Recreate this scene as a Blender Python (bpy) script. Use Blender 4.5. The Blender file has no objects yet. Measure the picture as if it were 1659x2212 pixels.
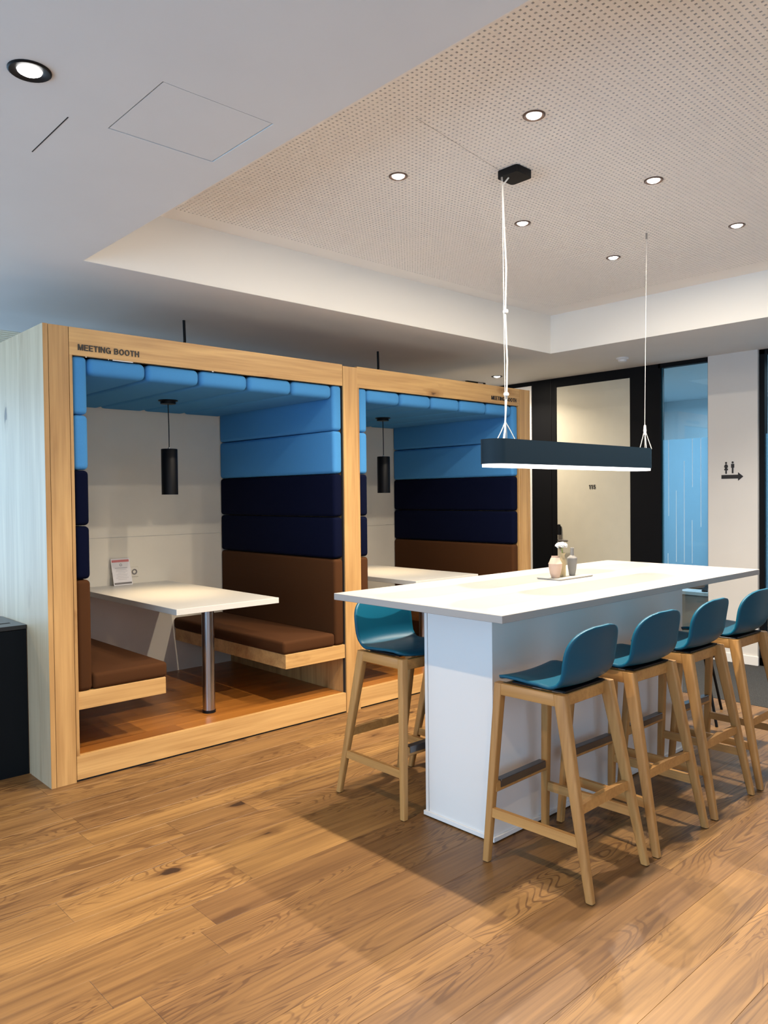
import bpy, bmesh, math, random
from mathutils import Vector, Matrix, Euler

random.seed(7)
SC = bpy.context.scene
COL = SC.collection
PI = math.pi

# ------------------------------------------------------------------ camera
IMG_W, IMG_H, F_PX = 1659.0, 2212.0, 1669.6
YAW, PITCH, ROLL = math.radians(42.826), math.radians(-1.2286), math.radians(-0.6212)
CAM_H = 1.545
cd = bpy.data.cameras.new('camera')
cam = bpy.data.objects.new('camera', cd); COL.objects.link(cam)
fw = Vector((math.sin(YAW)*math.cos(PITCH), math.cos(YAW)*math.cos(PITCH), math.sin(PITCH)))
rt0 = Vector((math.cos(YAW), -math.sin(YAW), 0)); up0 = rt0.cross(fw)
rt = rt0*math.cos(ROLL) + up0*math.sin(ROLL); up = rt.cross(fw)
cam.matrix_world = Matrix(((rt.x, up.x, -fw.x, 0), (rt.y, up.y, -fw.y, 0), (rt.z, up.z, -fw.z, CAM_H), (0, 0, 0, 1)))
cd.sensor_fit = 'VERTICAL'; cd.sensor_height = 36.0; cd.lens = 36.0*F_PX/IMG_H
cd.clip_start = 0.02; cd.clip_end = 100
SC.camera = cam

# ------------------------------------------------------------------ world, daylight, exposure
SC.view_settings.view_transform = 'Standard'
SC.view_settings.look = 'None'
SC.view_settings.gamma = 1.0
SC.view_settings.use_curve_mapping = False
SC.view_settings.exposure = 0.3
w = bpy.data.worlds.new('world'); SC.world = w; w.use_nodes = True
bgn = w.node_tree.nodes['Background']
bgn.inputs[0].default_value = (0.42, 0.66, 1.0, 1); bgn.inputs[1].default_value = 1.2

def light(name, kind, loc, energy, color=(1, 1, 1), size=0.1, size_y=None, rot=(0, 0, 0), cone=None, blend=0.5):
    d = bpy.data.lights.new(name, kind); d.energy = energy; d.color = color
    if kind == 'AREA':
        d.size = size
        if size_y: d.shape = 'RECTANGLE'; d.size_y = size_y
    else:
        d.shadow_soft_size = size
    if cone: d.spot_size = math.radians(cone); d.spot_blend = blend
    o = bpy.data.objects.new(name, d); o.location = loc; o.rotation_euler = rot
    COL.objects.link(o); return o

WARM = (1.0, 0.87, 0.70)
COOL = (0.42, 0.71, 1.0)
# daylight through the left wall's windows; the other two are added fills
light('daylight_and_fill', 'AREA', (-3.45, 3.0, 1.50), 180, COOL, 2.0, 8.0, (0, -PI/2-0.38, 0))
light('daylight_and_fill', 'AREA', (0.6, -2.55, 1.6), 26, (0.86, 0.93, 1.0), 5.0, 1.9, (PI/2+0.30, 0, 0))  # added fill behind the camera, tilted up to lift the ceiling and booths
light('daylight_and_fill', 'AREA', (-0.9, 7.45, 1.5), 60, COOL, 4.0, 1.9, (-PI/2-0.35, 0, 0))  # fill from an invented far window, for the dim ceiling beyond the booth
# office behind the glass
light('office_light', 'AREA', (8.6, 3.0, 2.7), 66, (0.60, 0.83, 1.0), 2.2, 3.6, (0, 0, 0))

# ------------------------------------------------------------------ materials
def mat(name):
    m = bpy.data.materials.new(name); m.use_nodes = True
    nt = m.node_tree; return m, nt, nt.nodes['Principled BSDF']

def N(nt, t, **kw):
    n = nt.nodes.new(t)
    for k, v in kw.items(): setattr(n, k, v)
    return n

def plain(name, col, rough=0.5, metal=0.0, spec=0.5, noise=0.0, nscale=60, bump=0.0, coat=0.0):
    m, nt, b = mat(name)
    b.inputs['Base Color'].default_value = (*col, 1); b.inputs['Roughness'].default_value = rough
    b.inputs['Metallic'].default_value = metal; b.inputs['Specular IOR Level'].default_value = spec
    b.inputs['Coat Weight'].default_value = coat
    if noise or bump:
        tc = N(nt, 'ShaderNodeTexCoord'); n = N(nt, 'ShaderNodeTexNoise')
        n.inputs['Scale'].default_value = nscale; n.inputs['Detail'].default_value = 3
        nt.links.new(tc.outputs['Object'], n.inputs['Vector'])
        if noise:
            mx = N(nt, 'ShaderNodeMix', data_type='RGBA', blend_type='MULTIPLY')
            mx.inputs[0].default_value = 1
            mr = N(nt, 'ShaderNodeMapRange'); mr.inputs[1].default_value = 0.3; mr.inputs[2].default_value = 0.7
            mr.inputs[3].default_value = 1-noise; mr.inputs[4].default_value = 1+noise
            nt.links.new(n.outputs[0], mr.inputs[0])
            mx.inputs[6].default_value = (*col, 1); nt.links.new(mr.outputs[0], mx.inputs[7])
            nt.links.new(mx.outputs[2], b.inputs['Base Color'])
        if bump:
            bp = N(nt, 'ShaderNodeBump'); bp.inputs['Strength'].default_value = bump; bp.inputs['Distance'].default_value = 0.002
            nt.links.new(n.outputs[0], bp.inputs['Height']); nt.links.new(bp.outputs[0], b.inputs['Normal'])
    return m

def emit(name, col, s):
    m, nt, b = mat(name)
    b.inputs['Base Color'].default_value = (*col, 1); b.inputs['Emission Color'].default_value = (*col, 1)
    b.inputs['Emission Strength'].default_value = s; return m

def wood(name, light_c, dark_c, axis='z', rough=0.45, rings=0.0, tint=0.0, knots=0.5, streak=0.5, tint_c=None, seams=0.0):
    """grain runs along the given axis of the object's own coordinates; each object gets its own piece of the log"""
    m, nt, b = mat(name); L = nt.links
    tc = N(nt, 'ShaderNodeTexCoord'); oi = N(nt, 'ShaderNodeObjectInfo')
    mul = N(nt, 'ShaderNodeVectorMath', operation='SCALE'); mul.inputs[0].default_value = (13.7, 29.3, 41.1)
    L.new(oi.outputs['Random'], mul.inputs['Scale'])
    add = N(nt, 'ShaderNodeVectorMath', operation='ADD'); L.new(tc.outputs['Object'], add.inputs[0]); L.new(mul.outputs[0], add.inputs[1])
    def mp(a, c):
        s = {'x': (a, c, c), 'y': (c, a, c), 'z': (c, c, a)}[axis]
        v = N(nt, 'ShaderNodeVectorMath', operation='MULTIPLY'); v.inputs[1].default_value = s
        L.new(add.outputs[0], v.inputs[0]); return v.outputs[0]
    def noise(vec, sc, det=3, dist=0.0):
        n = N(nt, 'ShaderNodeTexNoise'); n.inputs['Scale'].default_value = sc; n.inputs['Detail'].default_value = det
        n.inputs['Distortion'].default_value = dist; L.new(vec, n.inputs['Vector']); return n.outputs[0]
    def rng(v, a, b_, c=0.0, d=1.0):
        r = N(nt, 'ShaderNodeMapRange'); r.inputs[1].default_value = a; r.inputs[2].default_value = b_
        r.inputs[3].default_value = c; r.inputs[4].default_value = d; L.new(v, r.inputs[0]); return r.outputs[0]
    def math_(op, a, b_=None):
        q = N(nt, 'ShaderNodeMath', operation=op)
        for i, x in enumerate((a, b_)):
            if x is None: continue
            if isinstance(x, (int, float)): q.inputs[i].default_value = x
            else: L.new(x, q.inputs[i])
        return q.outputs[0]
    broad = rng(noise(mp(0.55, 6.0), 1.6, 3, 0.6), 0.30, 0.72)
    fine = rng(noise(mp(2.2, 75.0), 1.0, 4), 0.38, 0.72)
    fac = math_('ADD', math_('MULTIPLY', broad, 0.62), math_('MULTIPLY', fine, streak*0.5))
    if rings:
        field = noise(mp(0.9, 6.5), 1.0, 2, 0.7)
        ph = math_('MULTIPLY', field, 150.0)
        sn = math_('SINE', ph)
        line = rng(sn, 0.35, 1.0)
        where = rng(noise(mp(0.6, 3.0), 1.3, 2), 0.44, 0.60)
        fac = math_('ADD', fac, math_('MULTIPLY', math_('MULTIPLY', line, where), rings))
    if knots:
        vo = N(nt, 'ShaderNodeTexVoronoi'); vo.inputs['Scale'].default_value = 1.0
        wob = noise(mp(6, 14), 1.5, 2)
        L.new(mp(1.3, 3.4), vo.inputs['Vector'])
        kd = math_('ADD', vo.outputs['Distance'], math_('MULTIPLY', math_('SUBTRACT', wob, 0.5), 0.22))
        k = rng(kd, 0.16, 0.03)
        core = rng(kd, 0.07, 0.045)
        fac = math_('ADD', fac, math_('MULTIPLY', k, knots*0.75))
    cl = N(nt, 'ShaderNodeMix', data_type='RGBA'); cl.clamp_factor = True
    L.new(fac, cl.inputs[0]); cl.inputs[6].default_value = (*light_c, 1); cl.inputs[7].default_value = (*dark_c, 1)
    out = cl.outputs[2]
    if tint:
        t2 = N(nt, 'ShaderNodeMix', data_type='RGBA', blend_type='MULTIPLY')
        rr = math_('FRACT', math_('MULTIPLY', oi.outputs['Random'], 7.31))
        L.new(math_('MULTIPLY', rr, tint), t2.inputs[0]); L.new(out, t2.inputs[6])
        t2.inputs[7].default_value = (*(tint_c or (0.62, 0.55, 0.5)), 1); out = t2.outputs[2]
    if knots:
        kk = N(nt, 'ShaderNodeMix', data_type='RGBA'); kk.clamp_factor = True
        L.new(math_('MULTIPLY', core, min(1.0, knots)), kk.inputs[0]); L.new(out, kk.inputs[6])
        kk.inputs[7].default_value = (dark_c[0]*0.25, dark_c[1]*0.22, dark_c[2]*0.22, 1); out = kk.outputs[2]
    L.new(out, b.inputs['Base Color'])
    b.inputs['Roughness'].default_value = rough
    bp = N(nt, 'ShaderNodeBump'); bp.inputs['Strength'].default_value = 0.12; bp.inputs['Distance'].default_value = 0.001
    L.new(fine, bp.inputs['Height']); L.new(bp.outputs[0], b.inputs['Normal'])
    return m

M = {}
M['paint'] = plain('white_paint', (0.72, 0.72, 0.71), 0.85, noise=0.015, nscale=3)
M['wallpaint'] = plain('wall_paint', (0.66, 0.64, 0.61), 0.85, noise=0.02, nscale=2)
M['recess'] = plain('recess_paint', (0.86, 0.83, 0.77), 0.85)
M['perf'] = plain('perforated_board', (0.90, 0.885, 0.86), 0.9)
M['fleece'] = plain('dark_fleece', (0.045, 0.03, 0.022), 0.95)
M['gap'] = plain('dark_gap', (0.02, 0.018, 0.016), 0.9)
M['seam'] = plain('seam_brown', (0.05, 0.025, 0.010), 0.9)
M['black'] = plain('black_laminate', (0.004, 0.0045, 0.006), 0.6, spec=0.12)
M['blackmetal'] = plain('black_metal', (0.005, 0.005, 0.006), 0.45, spec=0.2)
M['letter'] = plain('black_lettering', (0.012, 0.010, 0.010), 0.5)
M['cabinet'] = plain('black_cabinet', (0.004, 0.006, 0.008), 0.5, spec=0.12)
M['cabtop'] = plain('black_cabinet_top', (0.016, 0.017, 0.018), 0.30)
M['door'] = plain('beige_door', (0.60, 0.57, 0.46), 0.6, noise=0.02, nscale=8)
M['oakz'] = wood('light_oak_upright', (0.64, 0.385, 0.15), (0.27, 0.125, 0.035), 'z', tint=0.15, knots=1.0)
M['oakx'] = wood('light_oak_crosswise', (0.68, 0.42, 0.165), (0.31, 0.15, 0.045), 'x', tint=0.1, knots=0.9)
M['oaky'] = wood('light_oak_lengthwise', (0.60, 0.36, 0.14), (0.36, 0.18, 0.055), 'y', tint=0.1, knots=0.5)
M['oakside'] = wood('light_oak_side', (0.63, 0.49, 0.32), (0.38, 0.26, 0.15), 'z', knots=0.8, streak=0.4)
M['floor'] = wood('oiled_oak_floor', (0.335, 0.182, 0.058), (0.135, 0.064, 0.020), 'x', rough=0.46, rings=0.75, tint=1.0, knots=1.0, streak=1.0, tint_c=(0.66, 0.62, 0.66))
M['platform'] = wood('warm_wood_platform', (0.44, 0.17, 0.030), (0.19, 0.062, 0.010), 'x', rough=0.30, tint=0.5, knots=0.4)
M['beech'] = wood('stool_oak', (0.52, 0.285, 0.092), (0.34, 0.165, 0.045), 'z', rough=0.5, tint=0.2, knots=0.0, streak=0.9)
M['beechh'] = wood('stool_oak_rail', (0.55, 0.30, 0.095), (0.36, 0.175, 0.048), 'y', rough=0.5, tint=0.2, knots=0.0, streak=0.9)
M['carpet'] = plain('charcoal_carpet', (0.030, 0.029, 0.028), 1.0, noise=0.5, nscale=130, bump=0.6)
M['blue'] = plain('sky_blue_felt', (0.065, 0.25, 0.53), 0.95, spec=0.1, noise=0.05, nscale=400, bump=0.25)
M['navy'] = plain('navy_felt', (0.0011, 0.0026, 0.015), 0.95, spec=0.1, bump=0.25, nscale=400)
M['brown'] = plain('brown_felt', (0.058, 0.020, 0.0045), 0.9, spec=0.2, noise=0.05, nscale=400, bump=0.25)
M['bwall'] = plain('booth_back_panel', (0.74, 0.68, 0.57), 0.7, noise=0.02, nscale=5)
M['boothtop'] = plain('booth_tabletop', (0.60, 0.58, 0.54), 0.36)
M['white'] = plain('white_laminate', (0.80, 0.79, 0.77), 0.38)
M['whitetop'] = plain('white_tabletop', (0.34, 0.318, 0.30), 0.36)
M['steel'] = plain('brushed_steel', (0.42, 0.42, 0.43), 0.28, metal=1.0)
M['darksteel'] = plain('dark_steel_strip', (0.16, 0.16, 0.17), 0.35, metal=0.9)
M['teal'] = plain('teal_plastic', (0.0005, 0.072, 0.128), 0.42, spec=0.32, bump=0.05, nscale=900)
M['lampbody'] = plain('anthracite_housing', (0.003, 0.013, 0.024), 0.55, spec=0.2)
M['whiteplastic'] = plain('white_plastic', (0.75, 0.74, 0.72), 0.4)
M['cord'] = plain('clear_cable', (0.66, 0.64, 0.60), 0.4)
M['ringbrown'] = plain('brown_trim_ring', (0.13, 0.085, 0.065), 0.4, metal=0.3)
M['bulb'] = emit('bulb_glow', (1.0, 0.97, 0.93), 14)
M['diffuser'] = emit('lamp_diffuser', (1.0, 0.97, 0.94), 2.6)
M['vasepink'] = plain('blush_ceramic', (0.44, 0.32, 0.25), 0.7)
M['vasecream'] = plain('cream_ceramic', (0.46, 0.36, 0.20), 0.7)
M['vasegrey'] = plain('grey_ceramic', (0.23, 0.22, 0.205), 0.7)
M['tray'] = plain('grey_tray', (0.28, 0.275, 0.25), 0.6)
M['petal'] = plain('white_petals', (0.85, 0.82, 0.76), 0.8)
M['stem'] = plain('green_stem', (0.22, 0.30, 0.04), 0.6)
M['paper'] = plain('paper', (0.78, 0.74, 0.73), 0.7)
M['pink'] = plain('pink_print', (0.62, 0.19, 0.18), 0.7)
M['greyprint'] = plain('grey_print', (0.20, 0.18, 0.17), 0.7)
M['paleprint'] = plain('pale_print', (0.50, 0.47, 0.47), 0.7)
M['officewall'] = plain('office_wall', (0.62, 0.74, 0.80), 0.85)
M['deskfront'] = plain('desk_front', (0.35, 0.31, 0.27), 0.7)
M['etch'] = plain('etched_line', (0.72, 0.85, 0.92), 0.6)
M['batten'] = plain('cream_batten', (0.90, 0.80, 0.62), 0.7)
M['tealframe'] = plain('dark_teal_profile', (0.01, 0.07, 0.10), 0.4)

def glass(name, col, gloss=0.07, diff=0.0, dcol=(0.6, 0.8, 0.9)):
    m, nt, b = mat(name); nt.nodes.remove(b); out = nt.nodes['Material Output']
    tr = N(nt, 'ShaderNodeBsdfTransparent'); tr.inputs[0].default_value = (*col, 1)
    gl = N(nt, 'ShaderNodeBsdfGlossy'); gl.inputs[1].default_value = 0.02
    mx = N(nt, 'ShaderNodeMixShader'); mx.inputs[0].default_value = gloss
    last = tr.outputs[0]
    if diff:
        tl = N(nt, 'ShaderNodeBsdfTranslucent'); tl.inputs[0].default_value = (*dcol, 1)
        m2 = N(nt, 'ShaderNodeMixShader'); m2.inputs[0].default_value = diff
        nt.links.new(last, m2.inputs[1]); nt.links.new(tl.outputs[0], m2.inputs[2]); last = m2.outputs[0]
    nt.links.new(last, mx.inputs[1]); nt.links.new(gl.outputs[0], mx.inputs[2]); nt.links.new(mx.outputs[0], out.inputs[0])
    return m
M['glass'] = glass('clear_glass', (0.90, 0.97, 1.0))
M['film'] = glass('frosted_film', (0.84, 0.93, 0.98), 0.0, 0.22)

# ------------------------------------------------------------------ mesh helpers
def box(bm, x0, x1, y0, y1, z0, z1, bevel=0.0, seg=1):
    r = bmesh.ops.create_cube(bm, size=1.0)
    for v in r['verts']:
        v.co = Vector((x0+(v.co.x+.5)*(x1-x0), y0+(v.co.y+.5)*(y1-y0), z0+(v.co.z+.5)*(z1-z0)))
    if bevel:
        es = {e for v in r['verts'] for e in v.link_edges}
        bmesh.ops.bevel(bm, geom=list(es), offset=bevel, segments=seg, affect='EDGES', profile=0.5)

def lathe(bm, prof, seg=24, c=(0, 0, 0)):
    rings = []
    for r, z in prof:
        if r < 1e-6: rings.append([bm.verts.new((c[0], c[1], c[2]+z))])
        else: rings.append([bm.verts.new((c[0]+r*math.cos(2*PI*i/seg), c[1]+r*math.sin(2*PI*i/seg), c[2]+z)) for i in range(seg)])
    for a, b in zip(rings, rings[1:]):
        for i in range(seg):
            j = (i+1) % seg
            if len(a) == 1: bm.faces.new((a[0], b[i], b[j]))
            elif len(b) == 1: bm.faces.new((a[i], b[0], a[j]))
            else: bm.faces.new((a[i], b[i], b[j], a[j]))

def prism(bm, pts, z0, z1, fn=None):
    """extrude a closed 2D outline; fn maps (u, v, w) to xyz"""
    fn = fn or (lambda u, v, q: (u, v, q))
    a = [bm.verts.new(fn(u, v, z0)) for u, v in pts]; b = [bm.verts.new(fn(u, v, z1)) for u, v in pts]
    bm.faces.new(a[::-1]); bm.faces.new(b)
    for i in range(len(pts)):
        j = (i+1) % len(pts); bm.faces.new((a[i], a[j], b[j], b[i]))

def tube(bm, pts, r, seg=8):
    pts = [Vector(p) for p in pts]; rings = []
    for i, p in enumerate(pts):
        t = (pts[min(i+1, len(pts)-1)]-pts[max(i-1, 0)]).normalized()
        ref = Vector((1, 0, 0)) if abs(t.x) < 0.9 else Vector((0, 1, 0))
        u = t.cross(ref).normalized(); v = t.cross(u)
        rings.append([bm.verts.new(p+u*r*math.cos(2*PI*k/seg)+v*r*math.sin(2*PI*k/seg)) for k in range(seg)])
    for a, b in zip(rings, rings[1:]):
        for k in range(seg):
            j = (k+1) % seg; bm.faces.new((a[k], a[j], b[j], b[k]))
    bm.faces.new(rings[0][::-1]); bm.faces.new(rings[-1])

def beam(bm, p0, p1, s0, s1, bevel=0.004, seg=2, horiz=True):
    """four-sided bar from p0 to p1; s = (width x, width y); ends stay level when horiz"""
    p0, p1 = Vector(p0), Vector(p1); vs = []
    for p, s in ((p0, s0), (p1, s1)):
        if horiz: q = [(-1, -1), (1, -1), (1, 1), (-1, 1)]; vs.append([bm.verts.new(p+Vector((a*s[0]/2, b*s[1]/2, 0))) for a, b in q])
    a, b = vs
    fs = [bm.faces.new(a[::-1]), bm.faces.new(b)]
    for i in range(4):
        j = (i+1) % 4; fs.append(bm.faces.new((a[i], a[j], b[j], b[i])))
    if bevel:
        es = [bm.edges.get((a[i], b[i])) for i in range(4)]
        bmesh.ops.bevel(bm, geom=es, offset=bevel, segments=seg, affect='EDGES', profile=0.5)

def rrect(w, d, r, n=6, cx=0, cy=0):
    pts = []
    for qx, qy, a0 in ((1, 1, 0), (-1, 1, 90), (-1, -1, 180), (1, -1, 270)):
        for k in range(n+1):
            a = math.radians(a0+90*k/n)
            pts.append((cx+qx*(w/2-r)+r*math.cos(a), cy+qy*(d/2-r)+r*math.sin(a)))
    return pts

def obj(name, bm, m, parent=None, smooth=False, loc=None, **props):
    me = bpy.data.meshes.new(name)
    if isinstance(bm, bmesh.types.BMesh):
        bmesh.ops.recalc_face_normals(bm, faces=bm.faces); bm.to_mesh(me); bm.free()
    else: me = bm
    if smooth:
        for p in me.polygons: p.use_smooth = True
        try: me.set_sharp_from_angle(angle=math.radians(40))
        except Exception: pass
    me.materials.append(M[m] if isinstance(m, str) else m)
    o = bpy.data.objects.new(name, me); COL.objects.link(o)
    if parent: o.parent = parent
    if loc: o.location = loc
    for k, v in props.items(): o[k] = v
    return o

def bx(name, m, parent, x0, x1, y0, y1, z0, z1, bevel=0.0, seg=1, smooth=False, **props):
    """box whose origin sits at its own centre"""
    bm = bmesh.new(); cx, cy, cz = (x0+x1)/2, (y0+y1)/2, (z0+z1)/2
    box(bm, x0-cx, x1-cx, y0-cy, y1-cy, z0-cz, z1-cz, bevel, seg)
    return obj(name, bm, m, parent, smooth, (cx, cy, cz), **props)

def thing(name, label, cat, loc=(0, 0, 0), rz=0, group=None):
    o = bpy.data.objects.new(name, None); COL.objects.link(o); o.location = loc; o.rotation_euler = (0, 0, rz)
    o.empty_display_size = 0.1; o['label'] = label; o['category'] = cat
    if group: o['group'] = group
    return o

def tag(o, label, cat, group=None):
    o['label'] = label; o['category'] = cat
    if group: o['group'] = group
    return o

def dup(root, loc, rz=None, label=None):
    r = root.copy(); COL.objects.link(r); r.location = loc
    if rz is not None: r.rotation_euler = (0, 0, rz)
    if label: r['label'] = label
    def rec(src, dst):
        for ch in list(src.children):
            c = ch.copy(); COL.objects.link(c); c.parent = dst; rec(ch, c)
    rec(root, r); return r

def struct(name, bm, m, smooth=False): return obj(name, bm, m, None, smooth, kind='structure')

GLYPH_W = {'M': .86, 'E': .64, 'T': .66, 'I': .20, 'N': .74, 'G': .80, 'B': .72, 'O': .82, 'H': .74, ' ': .30, '1': .36, '5': .58}
def glyph(ch, t=.20):
    """outline polygons of one bold grotesque capital, one unit high"""
    w_ = GLYPH_W[ch]; R = lambda x0, y0, x1, y1: [(x0, y0), (x1, y0), (x1, y1), (x0, y1)]
    def arc(cx, cy, rx, ry, a0, a1, n, tx=t, ty=.17):
        out = []
        for k in range(n):
            a, b = math.radians(a0+(a1-a0)*k/n), math.radians(a0+(a1-a0)*(k+1)/n)
            out.append([(cx+(rx-tx)*math.cos(a), cy+(ry-ty)*math.sin(a)), (cx+rx*math.cos(a), cy+ry*math.sin(a)),
                        (cx+rx*math.cos(b), cy+ry*math.sin(b)), (cx+(rx-tx)*math.cos(b), cy+(ry-ty)*math.sin(b))])
        return out
    if ch == 'M': return [R(0, 0, .18, 1), R(w_-.18, 0, w_, 1), [(.18, 1), (.18, .62), (w_/2-.09, 0), (w_/2, 0), (w_/2, .28), (.24, 1)], [(w_-.18, 1), (w_-.24, 1), (w_/2, .28), (w_/2, 0), (w_/2+.09, 0), (w_-.18, .62)]]
    if ch == 'E': return [R(0, 0, t, 1), R(t, 0, w_, .17), R(t, .83, w_, 1), R(t, .42, w_-.05, .58)]
    if ch == 'T': return [R(0, .83, w_, 1), R(w_/2-t/2, 0, w_/2+t/2, .83)]
    if ch == 'I': return [R(0, 0, t, 1)]
    if ch == 'N': return [R(0, 0, .19, 1), R(w_-.19, 0, w_, 1), [(.19, 1), (.19, .66), (w_-.19, 0), (w_-.19, .34)]]
    if ch == 'H': return [R(0, 0, t, 1), R(w_-t, 0, w_, 1), R(t, .41, w_-t, .59)]
    if ch == 'O': return arc(w_/2, .5, w_/2, .52, 0, 360, 28)
    if ch == 'G': return arc(w_/2, .5, w_/2, .52, 38, 330, 24)+[R(w_-.17, 0, w_, .52), R(w_*.50, .38, w_, .53)]
    if ch == 'B': return [R(0, 0, t, 1), R(t, 0, .42, .16), R(t, .43, .42, .58), R(t, .84, .40, 1)]+arc(.42, .29, .30, .29, -90, 90, 10, t, .16)+arc(.40, .715, .28, .285, -90, 90, 10, t, .15)
    if ch == '1': return [R(.16, 0, .36, 1), [(0, .70), (.16, .72), (.16, 1), (0, .84)]]
    if ch == '5': return [R(.08, .83, .54, 1), [(.04, .46), (.22, .46), (.24, .83), (.08, .83)]]+arc(.27, .33, .30, .33, -165, 140, 16, .19, .16)
    return []
def drawn_text(name, body, height, width, parent, loc, rot):
    bm = bmesh.new(); x = 0; gap = .13 if len(body) > 4 else .19
    total = sum(GLYPH_W[c]+gap for c in body)-gap; kx = width/total
    for c in body:
        for poly in glyph(c): prism(bm, [((x+u)*kx, v*height) for u, v in poly], 0.0, 0.003)
        x += GLYPH_W[c]+gap
    o = obj(name, bm, 'letter', parent, False, loc); o.rotation_euler = rot; return o

# ------------------------------------------------------------------ setting
CZ, RZ = 2.79, 3.125                       # lower ceiling, ceiling of the recess
RX0, RX1, RY0, RY1 = 1.622, 5.798, 0.70, 4.050
XW = 7.07
XL, YN, YF = -3.5, -2.6, 7.6

# floor: a screed with every oak board lying on it
bm = bmesh.new(); box(bm, XL, 10.6, YN, YF, -0.06, -0.004)
floor = struct('floor', bm, 'seam')
ROW0, PW = 1.136, 0.1875
k0, k1 = -10, 34
rnd = random.Random(3)
fixed = {6: 0.957, 11: 1.703}
for k in range(k0, k1):
    y0 = ROW0+PW*k; y1 = y0+PW
    if y1 > YF or y0 < YN: continue
    x = fixed[k]-2.2*2 if k in fixed else -3.4 - rnd.random()*1.9
    while x < 7.1:
        ln = 2.2
        if k in fixed and -0.1 < (fixed[k]-x) < 2.3: ln = max(0.4, fixed[k]-x)
        if k not in fixed: ln = rnd.choice((2.2, 2.2, 1.9, 1.5))
        xa, xb = max(x, XL), min(x+ln, 5.72 if 0.2 < y0 < 3.6 else 7.06)
        xb = min(xb, 5.72)
        x += ln
        if xb-xa < 0.12: continue
        # skip boards nobody can see (behind the booths, far behind the camera)
        if y0 > 5.8 and xa > 1.4: continue
        if y1 < 0.0 and (xb < 0.3): continue
        if xb < -1.6: continue
        bm = bmesh.new(); l2 = (xb-xa)/2
        g = 0.0003
        box(bm, -l2+g, l2-g, -PW/2+g, PW/2-g, -0.004, 0.0)
        top = [v for v in bm.verts if v.co.z > -0.001]
        f = [f for f in bm.faces if all(v in top for v in f.verts)]
        r = bmesh.ops.inset_region(bm, faces=f, thickness=0.0010, depth=0.0)
        for v in bm.verts:
            if v.co.z > -0.001 and (abs(abs(v.co.x)-(l2-g)) < 1e-5 or abs(abs(v.co.y)-(PW/2-g)) < 1e-5): v.co.z = -0.0006
        obj('plank', bm, 'floor', floor, False, (xa+l2, (y0+y1)/2, 0))
# carpet
bm = bmesh.new(); box(bm, 5.722, 7.25, YN, YF, -0.004, 0.002)
tag(obj('carpet', bm, 'carpet'), 'charcoal carpet strip along the wall of black panels and blue glass', 'carpet')
bm = bmesh.new(); box(bm, 7.25, 10.6, YN, YF, -0.004, 0.0)
obj('office_floor', bm, 'carpet', floor)

# lower ceiling around the recess, with the access hatch and slot cut out
bm = bmesh.new()
T = 0.36
HX0, HX1, HY0, HY1 = 1.117, 1.512, 2.158, 2.548
g = 0.0022
for x0, x1, y0, y1 in ((RX1, XW+0.1, YN, 6.08), (RX0, RX1, YN, RY0), (RX0, RX1, RY1, 6.08),
                       (XL, HX0-g, YN, 6.08), (HX1+g, RX0, YN, 6.08), (HX0-g, HX1+g, YN, HY0-g), (HX0-g, HX1+g, HY1+g, 6.08)):
    box(bm, x0, x1, y0, y1, CZ, CZ+T)
struct('ceiling', bm, 'paint')
hatch = thing('access_panel', 'square white access hatch with thin dark joint in the lower ceiling', 'access panel', ((HX0+HX1)/2, (HY0+HY1)/2, CZ+0.001))
bm = bmesh.new(); box(bm, -0.195, 0.195, -0.193, 0.193, 0, 0.012); obj('panel', bm, 'paint', hatch)
bm = bmesh.new()
for a, b, c, d in ((-.1985, -.1945, -.197, .197), (.1945, .1985, -.197, .197), (-.1985, .1985, -.197, -.193), (-.1985, .1985, .193, .197)):
    box(bm, a, b, c, d, 0.008, 0.02)
obj('joint', bm, 'gap', hatch)
bm = bmesh.new(); box(bm, 0.985, 0.989, 2.56, 2.90, CZ-0.0006, CZ+0.004)
tag(obj('ceiling_slot', bm, 'gap'), 'short hairline slot in the lower ceiling left of the access hatch', 'slot')
# battens ceiling far left
bm = bmesh.new(); box(bm, XL, XW, 6.08, YF, CZ+0.10, CZ+0.14); struct('trim_1', bm, 'gap')
bats = thing('batten_ceiling', 'cream wooden batten ceiling far left beyond the booth side', 'ceiling', (0, 6.1, CZ))
for i in range(14):
    bx('slat', 'batten', bats, -1.6, 4.4, 0.0+i*0.075, 0.045+i*0.075, 0.0, 0.10)

# recess faces
bm = bmesh.new()
box(bm, RX0, RX1, RY1-.004, RY1+0.02, CZ+0.0005, RZ); box(bm, RX1-.004, RX1+0.02, RY0, RY1, CZ+0.0005, RZ)
box(bm, RX0-0.02, RX0+.004, RY0, RY1, CZ+0.0005, RZ); box(bm, RX0, RX1, RY0-0.02, RY0+.004, CZ+0.0005, RZ)
struct('trim_2', bm, 'recess')
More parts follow.
